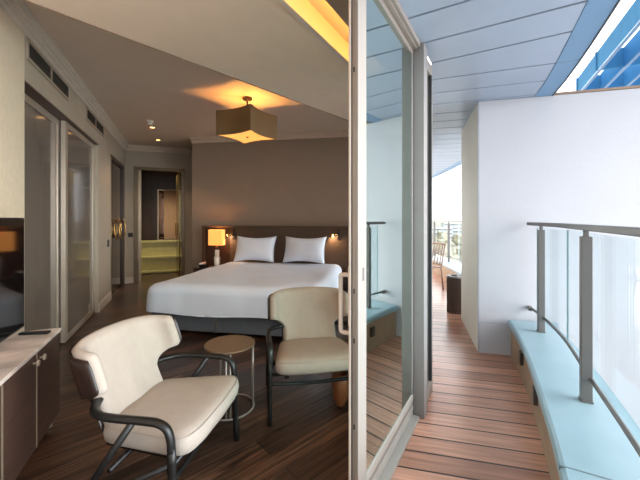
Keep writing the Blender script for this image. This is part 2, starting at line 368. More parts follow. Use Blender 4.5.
# vents
def vent(t0, t1, label):
    o = thing('air_vent', label, 'vent', (*W(t0, .003), 2.60), math.atan2(Wd.y, Wd.x), 'air vents above the wardrobe')
    w = t1-t0; h = .17
    MB().box(.025, -.006, .025, w-.025, .0, h-.025).build('backing', M['vent_dark'], o)
    f = MB(); f.box(0, -.014, 0, w, 0, .025); f.box(0, -.014, h-.025, w, 0, h); f.box(0, -.014, .025, .025, 0, h-.025); f.box(w-.025, -.014, .025, w, 0, h-.025); f.box(w/2-.012, -.014, .025, w/2+.012, 0, h-.025)
    f.build('frame', M['closet_frame'], o)
    g = MB()
    for i in range(5): g.box(.025, -.012, .035+i*.024, w-.025, -.006, .038+i*.024)
    g.build('slats', mat_slat, o)
mat_slat = mat('vent_slat', srgb(74, 68, 64), .5)
vent(-.905, .12, 'long two-panel air vent above the nearer wardrobe door')
vent(.80, 1.77, 'smaller-looking air vent farther along, above the end of the wardrobe')

# ceiling downlights and detector
def downlight(x, y, label):
    o = thing('ceiling_spotlight', label, 'spotlight', (x, y, H_IN), 0, 'hall downlights')
    MB().lathe([(.055, 0), (.055, -.008), (.04, -.010), (.038, -.004)]).build('trim_ring', M['crown'], o, True)
    MB().lathe([(.036, -.001), (.036, -.006)]).build('lens', M['spot'], o)
    l = bpy.data.lights.new('ceiling_spotlight_light', 'SPOT'); l.energy = 22; l.color = (1, .72, .45); l.spot_size = R(100); l.spot_blend = .5; l.shadow_soft_size = .03
    lo = bpy.data.objects.new('lamp_light', l); C.objects.link(lo); lo.location = (0, 0, -.03); lo.parent = o
downlight(-2.83, 5.65, 'small warm ceiling downlight nearer the bed, behind the smoke detector')
downlight(-3.17, 6.56, 'small warm ceiling downlight closest to the far doorway')
tag(MB().lathe([(.05, 0), (.05, -.02), (.035, -.035), (.035, -.06), (.02, -.07), (.001, -.07)], cx=-2.68, cy=5.28, z=H_IN).build('smoke_detector', M['white_plastic'], smooth=True),
    'small white smoke detector on the ceiling beside the hall downlights', 'smoke detector')

# ---------------------------------------------------------------- glazed facade
# sliding door panel
d = thing('door_1', '', '', (*F(1.357, -.59), 0), fa)
for k in ('label', 'category'): del d[k]
d['kind'] = 'structure'          # local x along facade, local y towards the room
f = MB(); f.box(0, 0, .05, .096, .012, 2.5); f.build('stile', M['stile_toned'], d, bevel=.002)
f = MB(); f.box(0, .012, .05, .096, .028, 2.5); f.build('edge_channel', M['alu'], d, bevel=.001)
f = MB(); f.box(0, .028, .05, .096, .034, 2.5); f.build('edge_seal', M['gasket'], d)
f = MB(); f.box(-.003, .034, .05, .096, .045, 2.5); f.build('inner_stile', M['handle_white'], d, bevel=.001)
b_ = MB()
for z in (.42, .80, 1.02, 1.42, 2.0): b_.lathe([(.004, -.006), (.004, .006)], 8, z=z)
for z in (.42, .80, 1.02, 2.0):
    MB().box(-.001, .016, z, .002, .023, z+.022).build('bolt_hole', M['gasket'], d)
b_.bm.free()
f = MB(); f.box(.096, 0, .05, .938, .045, .085); f.build('rail', M['alu_white'], d, bevel=.002)
f = MB(); f.box(.096, .004, .085, .938, .040, .115); f.build('rail', M['alu'], d, bevel=.002)
f = MB(); f.box(.096, .0, .118, .938, .044, .16); f.build('rail', M['alu_white'], d, bevel=.002)
f = MB(); f.box(.096, .002, 2.465, .938, .043, 2.5); f.build('rail', M['alu'], d, bevel=.002)
f = MB(); f.box(.912, .002, .16, .938, .043, 2.465); f.build('stile', M['alu_dark'], d, bevel=.002)
f = MB(); f.box(.096, .006, .16, .912, .010, 2.465); f.build('glass_pane', M['glass_door'], d)
h = MB(); h.tube(cat([(.03, .045, 1.095), (.03, .075, 1.095), (.03, .095, 1.092), (.03, .1, 1.075), (.03, .1, .96), (.03, .1, .85), (.03, .095, .833), (.03, .075, .83), (.03, .045, .83)], 3), .0105)
h.build('door_handle', M['handle_white'], d, smooth=True)
MB().box(.005, .045, .87, .06, .052, 1.14).build('handle_plate', M['handle_white'], d, bevel=.002)
MB().box(.05, -.003, 1.07, .065, 0, 1.13).build('lock_plate', M['steel'], d, bevel=.001)
# sill, head
t_ = MB(); t_.prism([F(-.98, -.66), F(2.29, -.66), F(2.29, -.548), F(-.98, -.548)], 0, .022); t_.prism([F(-.98, -.66), F(2.29, -.66), F(2.29, -.592), F(-.98, -.592)], .022, .045)
struct(t_.build('trim_7', M['alu_white'], bevel=.003))
t_ = MB(); t_.prism([F(-.98, -.66), F(2.42, -.66), F(2.42, -.565), F(-.98, -.565)], 2.502, 2.54); t_.prism([F(-.98, -.565), F(2.42, -.565), F(2.42, -.545), F(-.98, -.545)], 2.512, 2.54)
struct(t_.build('trim_8', M['alu'], bevel=.003))
struct(MB().prism([F(-.98, -.66), F(2.72, -.66), F(2.72, -.60), F(-.98, -.60)], 2.54, H_IN).build('wall_over_glazing', M['wall_taupe']))
# post
p = MB(); p.prism([F(2.30, -.66), F(2.40, -.66), F(2.40, -.52), F(2.30, -.52)], 0, 2.54)
struct(p.build('trim_9', M['alu_dark'], bevel=.003))
# short fixed pane past the post
w2 = thing('window_1', '', '', (*F(2.40, -.60), 0), fa)
for k in ('label', 'category'): del w2[k]
w2['kind'] = 'structure'
f = MB(); f.box(0, -.05, 0, .32, .04, .10); f.box(0, -.05, 2.46, .32, .04, 2.54); f.box(.29, -.05, .1, .32, .04, 2.46); f.box(0, -.04, .1, .03, .04, 2.46); f.build('window_frame', M['alu'], w2, bevel=.003)
f = MB(); f.box(.02, -.052, .1, .05, -.03, 2.46); f.box(.265, -.052, .1, .29, -.03, 2.46); f.build('seal', M['gasket'], w2)
MB().box(.03, -.005, .1, .29, .005, 2.46).build('glass_pane', M['glass_door'], w2)
# curved run beyond
for i in range(1, 6):
    a, b2 = facade[i], facade[i+1]; L_ = (b2-a).length; an = math.atan2((b2-a).y, (b2-a).x)
    if i <= 2:
        w = thing('window_%d' % (i+1), '', '', (*a, 0), an)
        for k in ('label', 'category'): del w[k]
        w['kind'] = 'structure'
        f = MB(); f.box(.0, -.0, 0, L_, .06, .12); f.box(0, 0, 2.46, L_, .06, 2.54)
        for x in (0, L_/2-.03, L_-.06): f.box(x, 0, .12, x+.06, .06, 2.46)
        f.build('window_frame', M['alu'], w, bevel=.003)
        for x0, x1 in ((.06, L_/2-.03), (L_/2+.03, L_-.06)): MB().box(x0, .025, .12, x1, .035, 2.46).build('glass_pane', M['glass_clear'], w)
        struct(MB().bar(a, b2, .06, 2.54, H_IN, 1).build('wall_over_glazing', M['wall_taupe']))
    else:
        struct(MB().bar(a, b2, .1, 0, H_OUT, 1).build('wall_outer', M['cream_bounce']))  # made pale to bounce light onto the partition side

# ---------------------------------------------------------------- balcony
ledge_in = cat([(-.62, -1.4), (-.15, -.45), (.23, .12), (.62, .74), (.96, 1.345), (1.167, 1.745), (1.552, 2.552), (1.853, 3.32), (2.2, 4.4), (2.5, 5.6), (2.75, 7.5), (2.9, 9.5), (2.95, 12.0)], 5)

beam_in = cat([(-.9, -2.3), (-.35, -1.35), (.15, -.5), (.62, .3), (1.06, 1.08), (1.472, 1.854), (2.07, 3.215), (2.5, 4.7), (2.86, 6.76), (3.12, 9.7), (3.2, 13)], 5)
rail_path = cat([(-.45, -1.45), (.0, -.72), (.42, -.03), (.80, .58), (1.137, 1.19), (1.445, 1.82), (1.74, 2.42), (1.93, 2.92), (2.02, 3.235)], 6)
def between(path, y0, y1):
    out = []
    for a, b in zip(path, path[1:]):
        for (p, q) in ((a, b),):
            if p.y <= y0 < q.y: out.append(p.lerp(q, (y0-p.y)/(q.y-p.y)))
            if y0 < q.y < y1: out.append(q.copy())
            if p.y < y1 <= q.y: out.append(p.lerp(q, (y1-p.y)/(q.y-p.y)))
    return out
def at_y(path, y):
    for a, b in zip(path, path[1:]):
        if a.y <= y <= b.y: return a.lerp(b, (y-a.y)/(b.y-a.y)), (b-a).normalized()
def strip(mb, L, Rr, z0, z1):       # solid between two plan polylines with equal counts
    mb.rings([[(a.x, a.y, z0), (b.x, b.y, z0), (b.x, b.y, z1), (a.x, a.y, z1)] for a, b in zip(L, Rr)]); return mb

# white partition block across the balcony
bx0 = Vector((1.61, 3.39)); bxd = Vector((.964, -.267)).normalized(); bxs = (Vector((1.92, 4.53))-bx0)
boxp = [bx0, bx0+bxd*2.4, bx0+bxd*2.4+bxs, bx0+bxs]
struct(MB().prism(boxp, -2.5, H_OUT-.002).build('wall_partition', M['white_render'], bevel=.004))
struct(MB().bar(bx0+Vector((-.004, -.004)), bx0+bxs*.02+Vector((-.004, -.004)), .012, 0, H_OUT-.003).build('trim_10', M['trim_grey']))
struct(MB().bar(bx0+bxd*.66-bxs*.008, bx0+bxd*2.4-bxs*.008, .12, H_OUT, H_OUT+.02, 1).build('trim_11', M['trim_brown']))
struct(MB().bar(bx0-bxs.normalized()*.001, bx0+bxd*.27-bxs.normalized()*.001, .004, .305, .312).build('trim_12', M['trim_grey']))

struct(MB().bar(bx0+bxs*.03-bxd*.005, bx0+bxs-bxd*.005, .008, 0, H_OUT-.003).build('wall_partition_lit_side', M['cream_bounce']))  # thin sheet, lighter than the wall itself to imitate bounced light
# deck
Ld = [F(-3.6, -.62), F(2.72, -.62)]+[p.copy() for p in facade[2:]]
inner = [p for p in ledge_in if p.y > -2]
ri = off(inner, .03)
struct(MB().prism([F(-3.6, -.62)]+Ld[1:]+[Vector((2.98, Ld[-1].y))]+[p for p in ri if p.y < Ld[-1].y][::-1], -.12, 0).build('balcony_deck', M['deck']))
# ledge, near run up to the partition and far run beyond it
def ledge(y0, y1, endcut=None):
    a = between(ledge_in, y0, y1)
    if endcut:
        b = off(a, .38)
        b = [p for p in b]; b[-1] = endcut
    else: b = off(a, .38)
    prof = []
    for p, q_ in zip(a, b):
        n = (q_-p).normalized()
        P = lambda d, z: (p.x+n.x*d, p.y+n.y*d, z); Q = (q_.x, q_.y)
        prof.append([P(0, .312), P(0, .342), P(.006, .355), P(.02, .362), (*Q, .362), (*Q, .302), P(.02, .302), P(.006, .304)])
    struct(MB().rings(prof).build('balcony_ledge', M['ledge'], smooth=False))
    fa_ = [p+(q_-p).normalized()*.03 for p, q_ in zip(a, b)]; fb_ = [p+(q_-p)*.95 for p, q_ in zip(a, b)]
    struct(strip(MB(), fa_, fb_, -.1, .301).build('ledge_face', M['ledge_face']))
ledge(-1.3, 3.29, Vector((2.27, 3.19)))
ledge(4.62, 11.5)
p, t = at_y(ledge_in, 1.345); n = Vector((t.y, -t.x))
struct(MB().bar(p+n*.0, p+n*.38, .007, .34, .3635).build('trim_13', M['ledge_seam']))
for y in (2.78, 2.19):
    p, t = at_y(ledge_in, y); n = Vector((t.y, -t.x)); p = p+n*.03
    o = MB().bar(p-t*.035, p+t*.035, .025, .15, .25, 1).build('step_light', M['light_box'], bevel=.003)
    tag(o, 'small dark step light on the ledge face, ' + ('nearer the white partition wall' if y > 2.5 else 'closer to the viewer'), 'light', 'step lights on the ledge face')

# railing
def post(p, t, parent, z1=1.255):
    n = Vector((t.y, -t.x))
    f = MB(); f.prism([p-t*.006-n*.03, p+t*.006-n*.03, p+t*.006+n*.03, p-t*.006+n*.03], .362, z1); f.prism([p-t*.03-n*.01, p+t*.03-n*.01, p+t*.03+n*.01, p-t*.03+n*.01], z1, z1+.038)
    f2 = MB(); f2.prism([p-t*.024-n*.025, p+t*.024-n*.025, p+t*.024+n*.025, p-t*.024+n*.025], .363, z1)
    f.bm.free()
    f2.prism([p-t*.012-n*.012, p+t*.012-n*.012, p+t*.012+n*.012, p-t*.012+n*.012], z1, z1+.04)
    f2.prism([p-t*.028-n*.029, p+t*.028-n*.029, p+t*.028+n*.029, p-t*.028+n*.029], .362, .372)
    f2.build('post', M['steel'], parent, bevel=.003)
def railing(path, posts, joints, label, y_end):
    r = thing('balcony_railing', label, 'railing', (0, 0, 0))
    f = MB(); hw = .024; L2 = off(path, -hw); R2 = off(path, hw)
    strip(f, L2, R2, 1.288, 1.32); f.build('handrail', M['steel'], r, bevel=.006)
    MB().tube([(p.x, p.y, .488) for p in off(path, .02)], .012, 8).build('lower_rail', M['steel'], r, smooth=True)
    gp = off(path, .045); ys = joints
    for y0, y1 in zip(ys, ys[1:]):
        g = between(gp, y0+.006, y1-.006)
        if len(g) < 2: continue
        strip(MB(), off(g, -.004), off(g, .004), .44, 1.27).build('glass_panel', M['glass_rail'], r)
        for e, e2 in ((g[0], g[1]), (g[-1], g[-2])):
            tt = (e2-e).normalized()*.002; MB().bar(e-tt, e, .009, .44, 1.27).build('glass_edge', M['glass_edge'], r)
    for y in posts:
        p, t = at_y(path, y); post(p, t, r)
    return r
r = railing(rail_path, [-.58, .62, 1.82, 2.93], [-1.3, -.8, .1, 1.23, 2.42, 3.16], 'grey steel and glass balcony railing on the light blue ledge, nearest the viewer', 3.2)
p0, _ = at_y(rail_path, 3.2)
MB().bar(p0+Vector((0, .0)), p0+Vector((.035, .075)), .03, .47, .505).build('wall_bracket', M['steel'], r)
far_path = off(between(ledge_in, 4.7, 11.4), .2)
railing(far_path, [5.2, 6.5, 7.75, 9.0, 10.3], [4.75, 5.9, 7.1, 8.4, 9.7, 11.2], 'far stretch of glass and steel railing beyond the white partition', 11)

# ceiling of the balcony: metal panels radiating from the glazing
def fac_line():
    pts = []
    s = -1.61-.327
    while s < 2.72: pts.append((F(s, -.545), R(30))); s += .327
    i = 1; fp = [F(2.72, -.545)]+[p+Vector((.06, 0)) for p in facade[2:]]
    angs = [17, 12, 8, 4, 0]; carry = s-2.72
    for a, b, an in zip(fp, fp[1:], angs):
        L_ = (b-a).length
        while carry < L_:
            nx = angs[min(angs.index(an)+1, 4)]; k = carry/L_
            pts.append((a.lerp(b, k), R(an+4-(an+4-nx-1)*k*.8))); carry += .327
        carry -= L_
    return pts
def hit(p, ang, path):
    d = Vector((math.cos(ang), -math.sin(ang)))
    best = None
    for a, b in zip(path, path[1:]):
        e = b-a; den = d.x*e.y-d.y*e.x
        if abs(den) < 1e-9: continue
        w = a-p; k = (w.x*e.y-w.y*e.x)/den; u_ = (w.x*d.y-w.y*d.x)/den
        if -.001 <= u_ <= 1.001 and k > 0 and (best is None or k < best): best = k
    return p+d*best if best else None
st = fac_line(); pr = MB()
pairs = [(p, hit(p, a, beam_in)) for p, a in st]
pairs = [x for x in pairs if x[1] is not None]
for (a, ah), (b, bh) in zip(pairs, pairs[1:]):
    g1 = (b-a).normalized()*.009; g2 = (bh-ah).normalized()*.009
    pr.prism([a+g1, ah+g2, bh-g2, b-g1], H_OUT, H_OUT+.02)
struct(pr.build('balcony_ceiling', M['panel_metal'], bevel=.002, seg=1))
bk = MB(); bk.prism([x[0] for x in pairs]+[x[1] for x in pairs][::-1], H_OUT+.021, H_OUT+.04)
struct(bk.build('balcony_ceiling_backing', M['groove']))
bi = [p for p in beam_in if p.y < 12]; 
strip_b = MB(); strip(strip_b, bi, off(bi, .15), H_OUT-.004, H_OUT+.15)
struct(strip_b.build('balcony_edge_beam', M['beam_blue'], bevel=.004))
p, t = at_y(beam_in, 2.55); n = Vector((t.y, -t.x))
struct(MB().bar(p, p+n*.15, .006, H_OUT-.0045, H_OUT+.1).build('trim_14', M['ledge_seam']))
bo = off(bi, .151)
strip_b = MB(); strip(strip_b, bo, off(bi, .158), H_OUT-.01, H_OUT+.15)
struct(strip_b.build('trim_15', M['steel']))
# roof slab over everything so that rooms are dark above
struct(MB().prism([F(-3.6, -.56)]+[p.copy() for p in [F(2.72, -.56)]]+facade[2:]+[Vector((1.0, 14)), Vector((-7, 14)), Vector((-7, -3))], H_IN+.11, H_IN+.3).build('roof_slab', M['white_render']))

# blue louvre pergola outside the edge beam
e = Vector((.415, .910)); m_ = Vector((.910, -.415))
pg = thing('louvre_pergola', 'bright blue louvre pergola of deep fins beyond the balcony ceiling', 'pergola', (0, 0, 3.02), 0)
def wp(a, w): return m_*w+e*a
for i in range(7):
    w = 1.30+i*.235
    MB().bar(wp(-1.2, w), wp(5.52, w), .03, .012, .23).build('fin', M['fin_blue'], pg)
    MB().bar(wp(-1.2, w), wp(5.52, w), .034, 0, .012).build('fin_highlight', M['beam_blue'], pg)  # paler strip paints in the light caught by each lower edge
for a in (1.2, 3.0, 4.78, 5.55):
    MB().bar(wp(a, 1.27), wp(a, 2.8), .03, .02, .229).build('cross_fin', M['fin_blue'], pg)
for a in (-1.0, 1.0, 3.3):
    pass

# far end of the balcony
pl = thing('slatted_bin', 'brown vertical-slatted bin standing by the far corner of the white partition', 'bin', (1.965, 4.87, 0), R(-20))
MB().lathe([(.098, .02), (.098, .5)], 20).build('body', M['dark_wood'], pl)
sl = MB()
for i in range(20):
    a = 2*PI*i/20; sl.box(-.011+.104*math.cos(a), -.011+.104*math.sin(a), .0, .011+.104*math.cos(a), .011+.104*math.sin(a), .5)
sl.build('slats', M['slat_brown'], pl)
MB().lathe([(.118, .5), (.118, .525), (.09, .53), (.08, .515)], 24).build('rim', M['steel'], pl, smooth=False)
MB().lathe([(.05, .516), (.05, .54), (.03, .55), (.001, .55)], 16).build('ashtray', M['steel'], pl, smooth=True)
tc = thing('folding_chair', 'wooden slatted balcony chair glimpsed beyond the door frame', 'chair', (2.06, 6.5, 0), R(200))
for y in (-.22, .22):
    MB().tube([(.2, y, 0), (.16, y, .42)], .016, 6).build('leg', M['teak'], tc); MB().tube([(-.22, y, 0), (-.17, y, .42), (-.27, y, .88)], .016, 6).build('leg', M['teak'], tc)
f = MB()
for i in range(6): f.box(-.17+i*.065, -.22, .42, -.12+i*.065, .22, .44)
f.build('seat', M['teak'], tc)
f = MB()
for i in range(5): y = -.16+i*.08; f.tube([(-.185, y, .48), (-.262, y, .85)], .014, 6)
f.tube([(-.27, -.23, .87), (-.27, .23, .87)], .018, 6); f.tube([(-.185, -.23, .48), (-.185, .23, .48)], .014, 6)
f.build('backrest', M['teak'], tc)

# distance
gz = -20
g = MB(); g.prism([(-3000, 60), (3000, 60), (3000, 4000), (-3000, 4000)], gz-1, gz); struct(g.build('ground', M['ground']))
rnd = random.Random(3)
def tree(x, y, h, w, label):
    o = MB(); bm = o.bm
    for k in range(5):
        c = Vector((rnd.uniform(-.35, .35)*w, rnd.uniform(-.35, .35)*w, h*rnd.uniform(.45, .75))); rr = w*rnd.uniform(.3, .5)
        ret = bmesh.ops.create_icosphere(bm, subdivisions=2, radius=rr, matrix=Matrix.Translation(c))
        for v_ in ret['verts']: v_.co += (v_.co-c)*noise.noise(v_.co*.35)*.9
    o.lathe([(w*.05, 0), (w*.04, h*.5)], 6)
    t_ = o.build('tree', M['tree']); t_.location = (x, y, gz); return tag(t_, label, 'tree', 'distant trees')
for i in range(5):
    for j in range(3):
        y = 150+j*60; x = y*(.335+.018*i)+(i+.5*j)*4
        tree(x+i*11, y+rnd.uniform(-8, 8), rnd.uniform(7, 11), rnd.uniform(8, 11), 'hazy olive tree in the distance beyond the far railing')
for i, (x, y, w, h, lb) in enumerate(((118, 330, 26, 13, 'pale low building on the horizon at the left of the gap beside the glazing'), (152, 380, 22, 17, 'pale distant building in the middle of the horizon behind the far railing'), (166, 360, 18, 11, 'pale low building on the horizon nearest the white partition'))):
    b_ = thing('distant_building', lb, 'building', (x, y, gz), 0)
    MB().box(-w/2, 0, 0, w/2, 12, h).build('body', M['bldg'], b_)
    for zz in range(2, int(h)-1, 4):
        MB().box(-w/2+1, -.1, zz, w/2-1, 0, zz+1.6).build('window_band', M['bldg_win'], b_)

# ---------------------------------------------------------------- furniture
# TV cabinet
ca = math.atan2(-Wd.y, -Wd.x)     # local x towards the viewer along the wall; local y ... into the room is -y? handled below
cb = thing('tv_cabinet', 'dark wood low cabinet with pale marble top under the television', 'cabinet', (-1.753, 2.25, 0), math.atan2(Wd.y, Wd.x))
# local: x along wall away from viewer, y into the wall; front face at y=0, right end at x=0
L_ = 1.75; D_ = .352
MB().box(-L_, .012, .05, 0, D_, .595).build('body', M['cabinet_wood'], cb, bevel=.003)
MB().box(-L_-.005, -.012, .595, .008, D_, .618).build('worktop', M['marble'], cb, bevel=.003)
for x0, x1, kx in ((-.385, -.006, -.34), (-.77, -.393, -.43), (-1.155, -.78, -1.11), (-1.74, -1.163, -1.2)):
    dd = MB().box(x0, -.006, .06, x1, .012, .588).build('door', M['cabinet_wood'], cb, bevel=.002)
    MB().tube([(kx, -.006, .55), (kx, -.022, .55)], .006, 8).build('knob_stem', M['champagne'], dd)
    kn = MB().lathe([(.001, -.006), (.016, -.005), (.018, 0), (.016, .005), (.001, .006)], 14).build('knob', M['knob'], dd, True)
    kn.rotation_euler = (R(90), 0, 0); kn.location = (kx, -.028, .55)
for x in (-.389, -.775, -1.159): MB().box(x-.003, -.010, .06, x+.003, .0, .588).build('strip', M['champagne'], cb)
for x, y in ((-.06, .04), (-.06, D_-.05), (-L_+.06, .04), (-L_+.06, D_-.05)): MB().lathe([(.022, 0), (.022, .05)], 12, x, y).build('foot', M['champagne'], cb, smooth=False)
def cabp(x, y): a = math.atan2(Wd.y, Wd.x); return Vector((-1.753+x*math.cos(a)-y*math.sin(a), 2.25+x*math.sin(a)+y*math.cos(a)))
tp = cabp(.06, .0)
tv = thing('television', 'large black flat television standing on the marble-topped cabinet', 'television', (*cabp(0.045, .20), .618), math.atan2(Wd.y, Wd.x))
MB().box(-1.35, 0, .02, 0, .035, .74).build('body', M['black'], tv, bevel=.004)
MB().box(-1.335, -.004, .035, -.015, 0, .728).build('screen', M['tv_screen'], tv)
f = MB(); f.box(-1.0, .0, .0005, -.40, .10, .012); f.box(-.75, .005, .012, -.60, .03, .03); f.build('stand', M['black'], tv)
rm = MB().box(-.085, -.02, 0, .085, .02, .016).build('remote_control', M['black'], bevel=.006)
rm.location = (*cabp(-.09, .10), .6185); rm.rotation_euler = (0, 0, R(8)); tag(rm, 'slim black remote control lying on the marble cabinet top', 'remote control')

# lounge chairs
def sgn(x): return 1 if x >= 0 else -1
def chair(name, label, loc, rz, fab, group):
    o = thing(name, label, 'chair', loc, rz, group)
    # seat
    def outline(ins, z, n=56):
        pts = []
        for i in range(n):
            th = 2*PI*i/n; c, s_ = math.cos(th), math.sin(th); ex = .27
            x = sgn(c)*abs(c)**ex; y = sgn(s_)*abs(s_)**ex
            hwid = .235+.078*(x+1)/2
            X = .035+(.25-ins)*x + .018*(1-y*y)*(x > 0)*x; Y = (hwid-ins)*y
            pts.append((X, Y, z+.05*(X-.25)))
        return pts
    rs = [outline(.05, .325), outline(.018, .33), outline(.004, .345), outline(0, .375), outline(.004, .402), outline(.018, .42), outline(.05, .43), outline(.12, .434), outline(.2, .435)]
    MB().rings(rs).build('seat', fab, o, smooth=True)
    tube_c = outline(.008, .413)
    MB().tube(tube_c, .0025, 6, closed=True).build('piping', fab, o, smooth=True)
    # backrest
    def kf(z):
        if z < .48: return .50
        if z < .58:
            u_ = max(0, (z-.48)/.10); return .50+(.955-.50)*min(1, u_)**2.4
        if z < .61: return .955+.045*math.sin((z-.58)/.03*PI/2)
        return 1
    def plan(th, sc=1, d=0):      # th -90..90
        s_, c = math.sin(th), math.cos(th)
        y = .322*sgn(s_)*abs(s_)**.80; x = -.155-.225*abs(c)**.70
        return Vector((x, y))
    NN = 200; table = [plan(-PI/2+PI*i/NN) for i in range(NN+1)]; cum = [0]
    for a, b in zip(table, table[1:]): cum.append(cum[-1]+(b-a).length)
    tot = cum[-1]
    def P(q):    # q -1..1 by arc length
        l = (q+1)/2*tot; j = 0
        while j < NN-1 and cum[j+1] < l: j += 1
        a, b = table[j], table[j+1]; k = (l-cum[j])/max(1e-9, cum[j+1]-cum[j]); t_ = (table[min(j+4, NN)]-table[max(j-4, 0)]).normalized()
        return a.lerp(b, k), Vector((t_.y, -t_.x))     # inward normal (towards +x)
    def sheet(name, z0, z1, dout, din, m, grow=0, nz=26, nq=44):
        zs = [z0+(z1-z0)*i/nz for i in range(nz+1)]; outer = []; innr = []
        for z in zs:
            k = kf(z)
            if z > z1-.05: k *= 1-.02*((z-(z1-.05))/.05)**2
            k = min(1.0, k+grow)
            top = max(0, (z-.36))
            ra = []; rb = []
            e_ = min((z-z0)/.025, (z1-z)/.025, 1); e_ = math.sqrt(max(0, 1-(1-e_)**2))
            for i in range(nq+1):
                q = -1+2*i/nq; p, n_ = P(q*k)
                edge = min((1-abs(q))*k*tot/2/.025, 1); edge = math.sqrt(max(0, 1-(1-edge)**2)); th_ = edge*e_
                mid = (dout+din)/2; ha = (din-dout)/2*(.25+.75*th_)
                lean = Vector((-(.50-.15*abs(q*k))*(z-.73), 0))
                wz = 1
                if z < .5: pass
                # the lower back tucks towards the seat
                pa = p+n_*(mid-ha)+lean; pb = p+n_*(mid+ha)+lean
                bow = .018*math.cos(q*k*PI/2)*((z-.6)/.13 if z > .6 else 0)
                ra.append((pa.x, pa.y, z+bow)); rb.append((pb.x, pb.y, z+bow))
            outer.append(ra); innr.append(rb)
        bm = bmesh.new()
        A = [[bm.verts.new(v_) for v_ in r_] for r_ in outer]; Bb = [[bm.verts.new(v_) for v_ in r_] for r_ in innr]
        for S in (A, Bb):
            for i in range(nz):
                for j in range(nq): bm.faces.new([S[i][j], S[i][j+1], S[i+1][j+1], S[i+1][j]])
        for i in range(nz):
            for j in (0, nq): bm.faces.new([A[i][j], A[i+1][j], Bb[i+1][j], Bb[i][j]])
        for j in range(nq):
            for i in (0, nz): bm.faces.new([A[i][j], Bb[i][j], Bb[i][j+1], A[i][j+1]])
        w_ = MB(); w_.bm.free(); w_.bm = bm
        return w_.build(name, m, o, smooth=True)
    sheet('backrest', .345, .752, .004, .062, fab)
    sheet('back_shell', .36, .735, -.014, .002, M['walnut'], grow=-.012)
    # bentwood frame
    for y in (-1, 1):
        MB().tube(cat([(.235, .335*y, 0), (.228, .333*y, .2), (.222, .332*y, .40)], 3), .019, 10, ry=.016).build('leg', M['black'], o, smooth=True)
        MB().tube([(.05, .334*y, .498), (-.30, .325*y, .0)], .018, 10, ry=.015).build('leg', M['black'], o, smooth=True)
        MB().tube([(.2225, .328*y, .33), (-.255, .327*y, .075)], .014, 8).build('brace', M['black'], o, smooth=True)
    for sy in (-1, 1): MB().tube(cat([(.222, .332*sy, .385), (.219, .332*sy, .43), (.203, .333*sy, .475), (.165, .334*sy, .498), (.10, .335*sy, .503), (-.05, .334*sy, .503), (-.11, .326*sy, .503), (-.16, .300*sy, .503), (-.195, .258*sy, .503), (-.225, .20*sy, .503)], 5), .016, 10, ry=.020).build('armrest', M['black'], o, smooth=True)
    MB().tube(cat([(.225, -.325, .262), (.215, -.2, .248), (.205, 0, .238), (.215, .2, .248), (.225, .325, .262)], 4), .012, 8).build('stretcher', M['black'], o, smooth=True)
    MB().tube([(-.07, -.325, .27), (-.07, .325, .27)], .012, 8).build('stretcher', M['black'], o, smooth=True)
    MB().tube([(.225, -.325, .322), (.225, .325, .322)], .011, 8).build('seat_frame', M['black'], o, smooth=True)
    for sy in (-1, 1): MB().bar((.2, .22*sy), (-.2, .17*sy), .03, .275, .325).build('seat_frame', M['black'], o)
    return o
chair('lounge_chair', 'cream upholstered lounge chair with dark shell and black bentwood arms in the foreground', (-.79, 1.749, 0), R(-8), M['boucle'], 'winged lounge chairs')
chair('lounge_chair', 'beige upholstered lounge chair with black arms standing between bed and glass door', (-.045, 2.49, 0), R(-79), M['beige_fabric'], 'winged lounge chairs')

# side table
st_ = thing('side_table', 'small round brown side table on thin metal legs between the two lounge chairs', 'side table', (-.645, 2.40, 0))
MB().lathe([(.165, .448), (.176, .451), (.176, .459), (.172, .461), (.001, .461)], 48).build('tabletop', M['table_top'], st_)
MB().tube([(.168*math.cos(a), .168*math.sin(a), .008) for a in [2*PI*i/48 for i in range(48)]], .0065, 8, closed=True).build('base_ring', M['table_leg'], st_, smooth=True)
for a in (R(2), R(-84), R(-74), R(130)):
    x, y = .162*math.cos(a), .162*math.sin(a)
    MB().tube([(x, y, .008), (x, y, .45)], .0095 if abs(a) < .2 else .0065, 8).build('leg', M['table_leg'], st_, smooth=True)

# wooden bowl-shaped bin
tag(MB().lathe([(.02, 0), (.035, .01), (.055, .08), (.062, .16), (.06, .24), (.056, .24), (.045, .05), (.001, .03)], 28, .15, 2.42).build('waste_bin', M['bowl'], smooth=True),
    'small round reddish wooden bin on the floor under the beige lounge chair', 'bin')

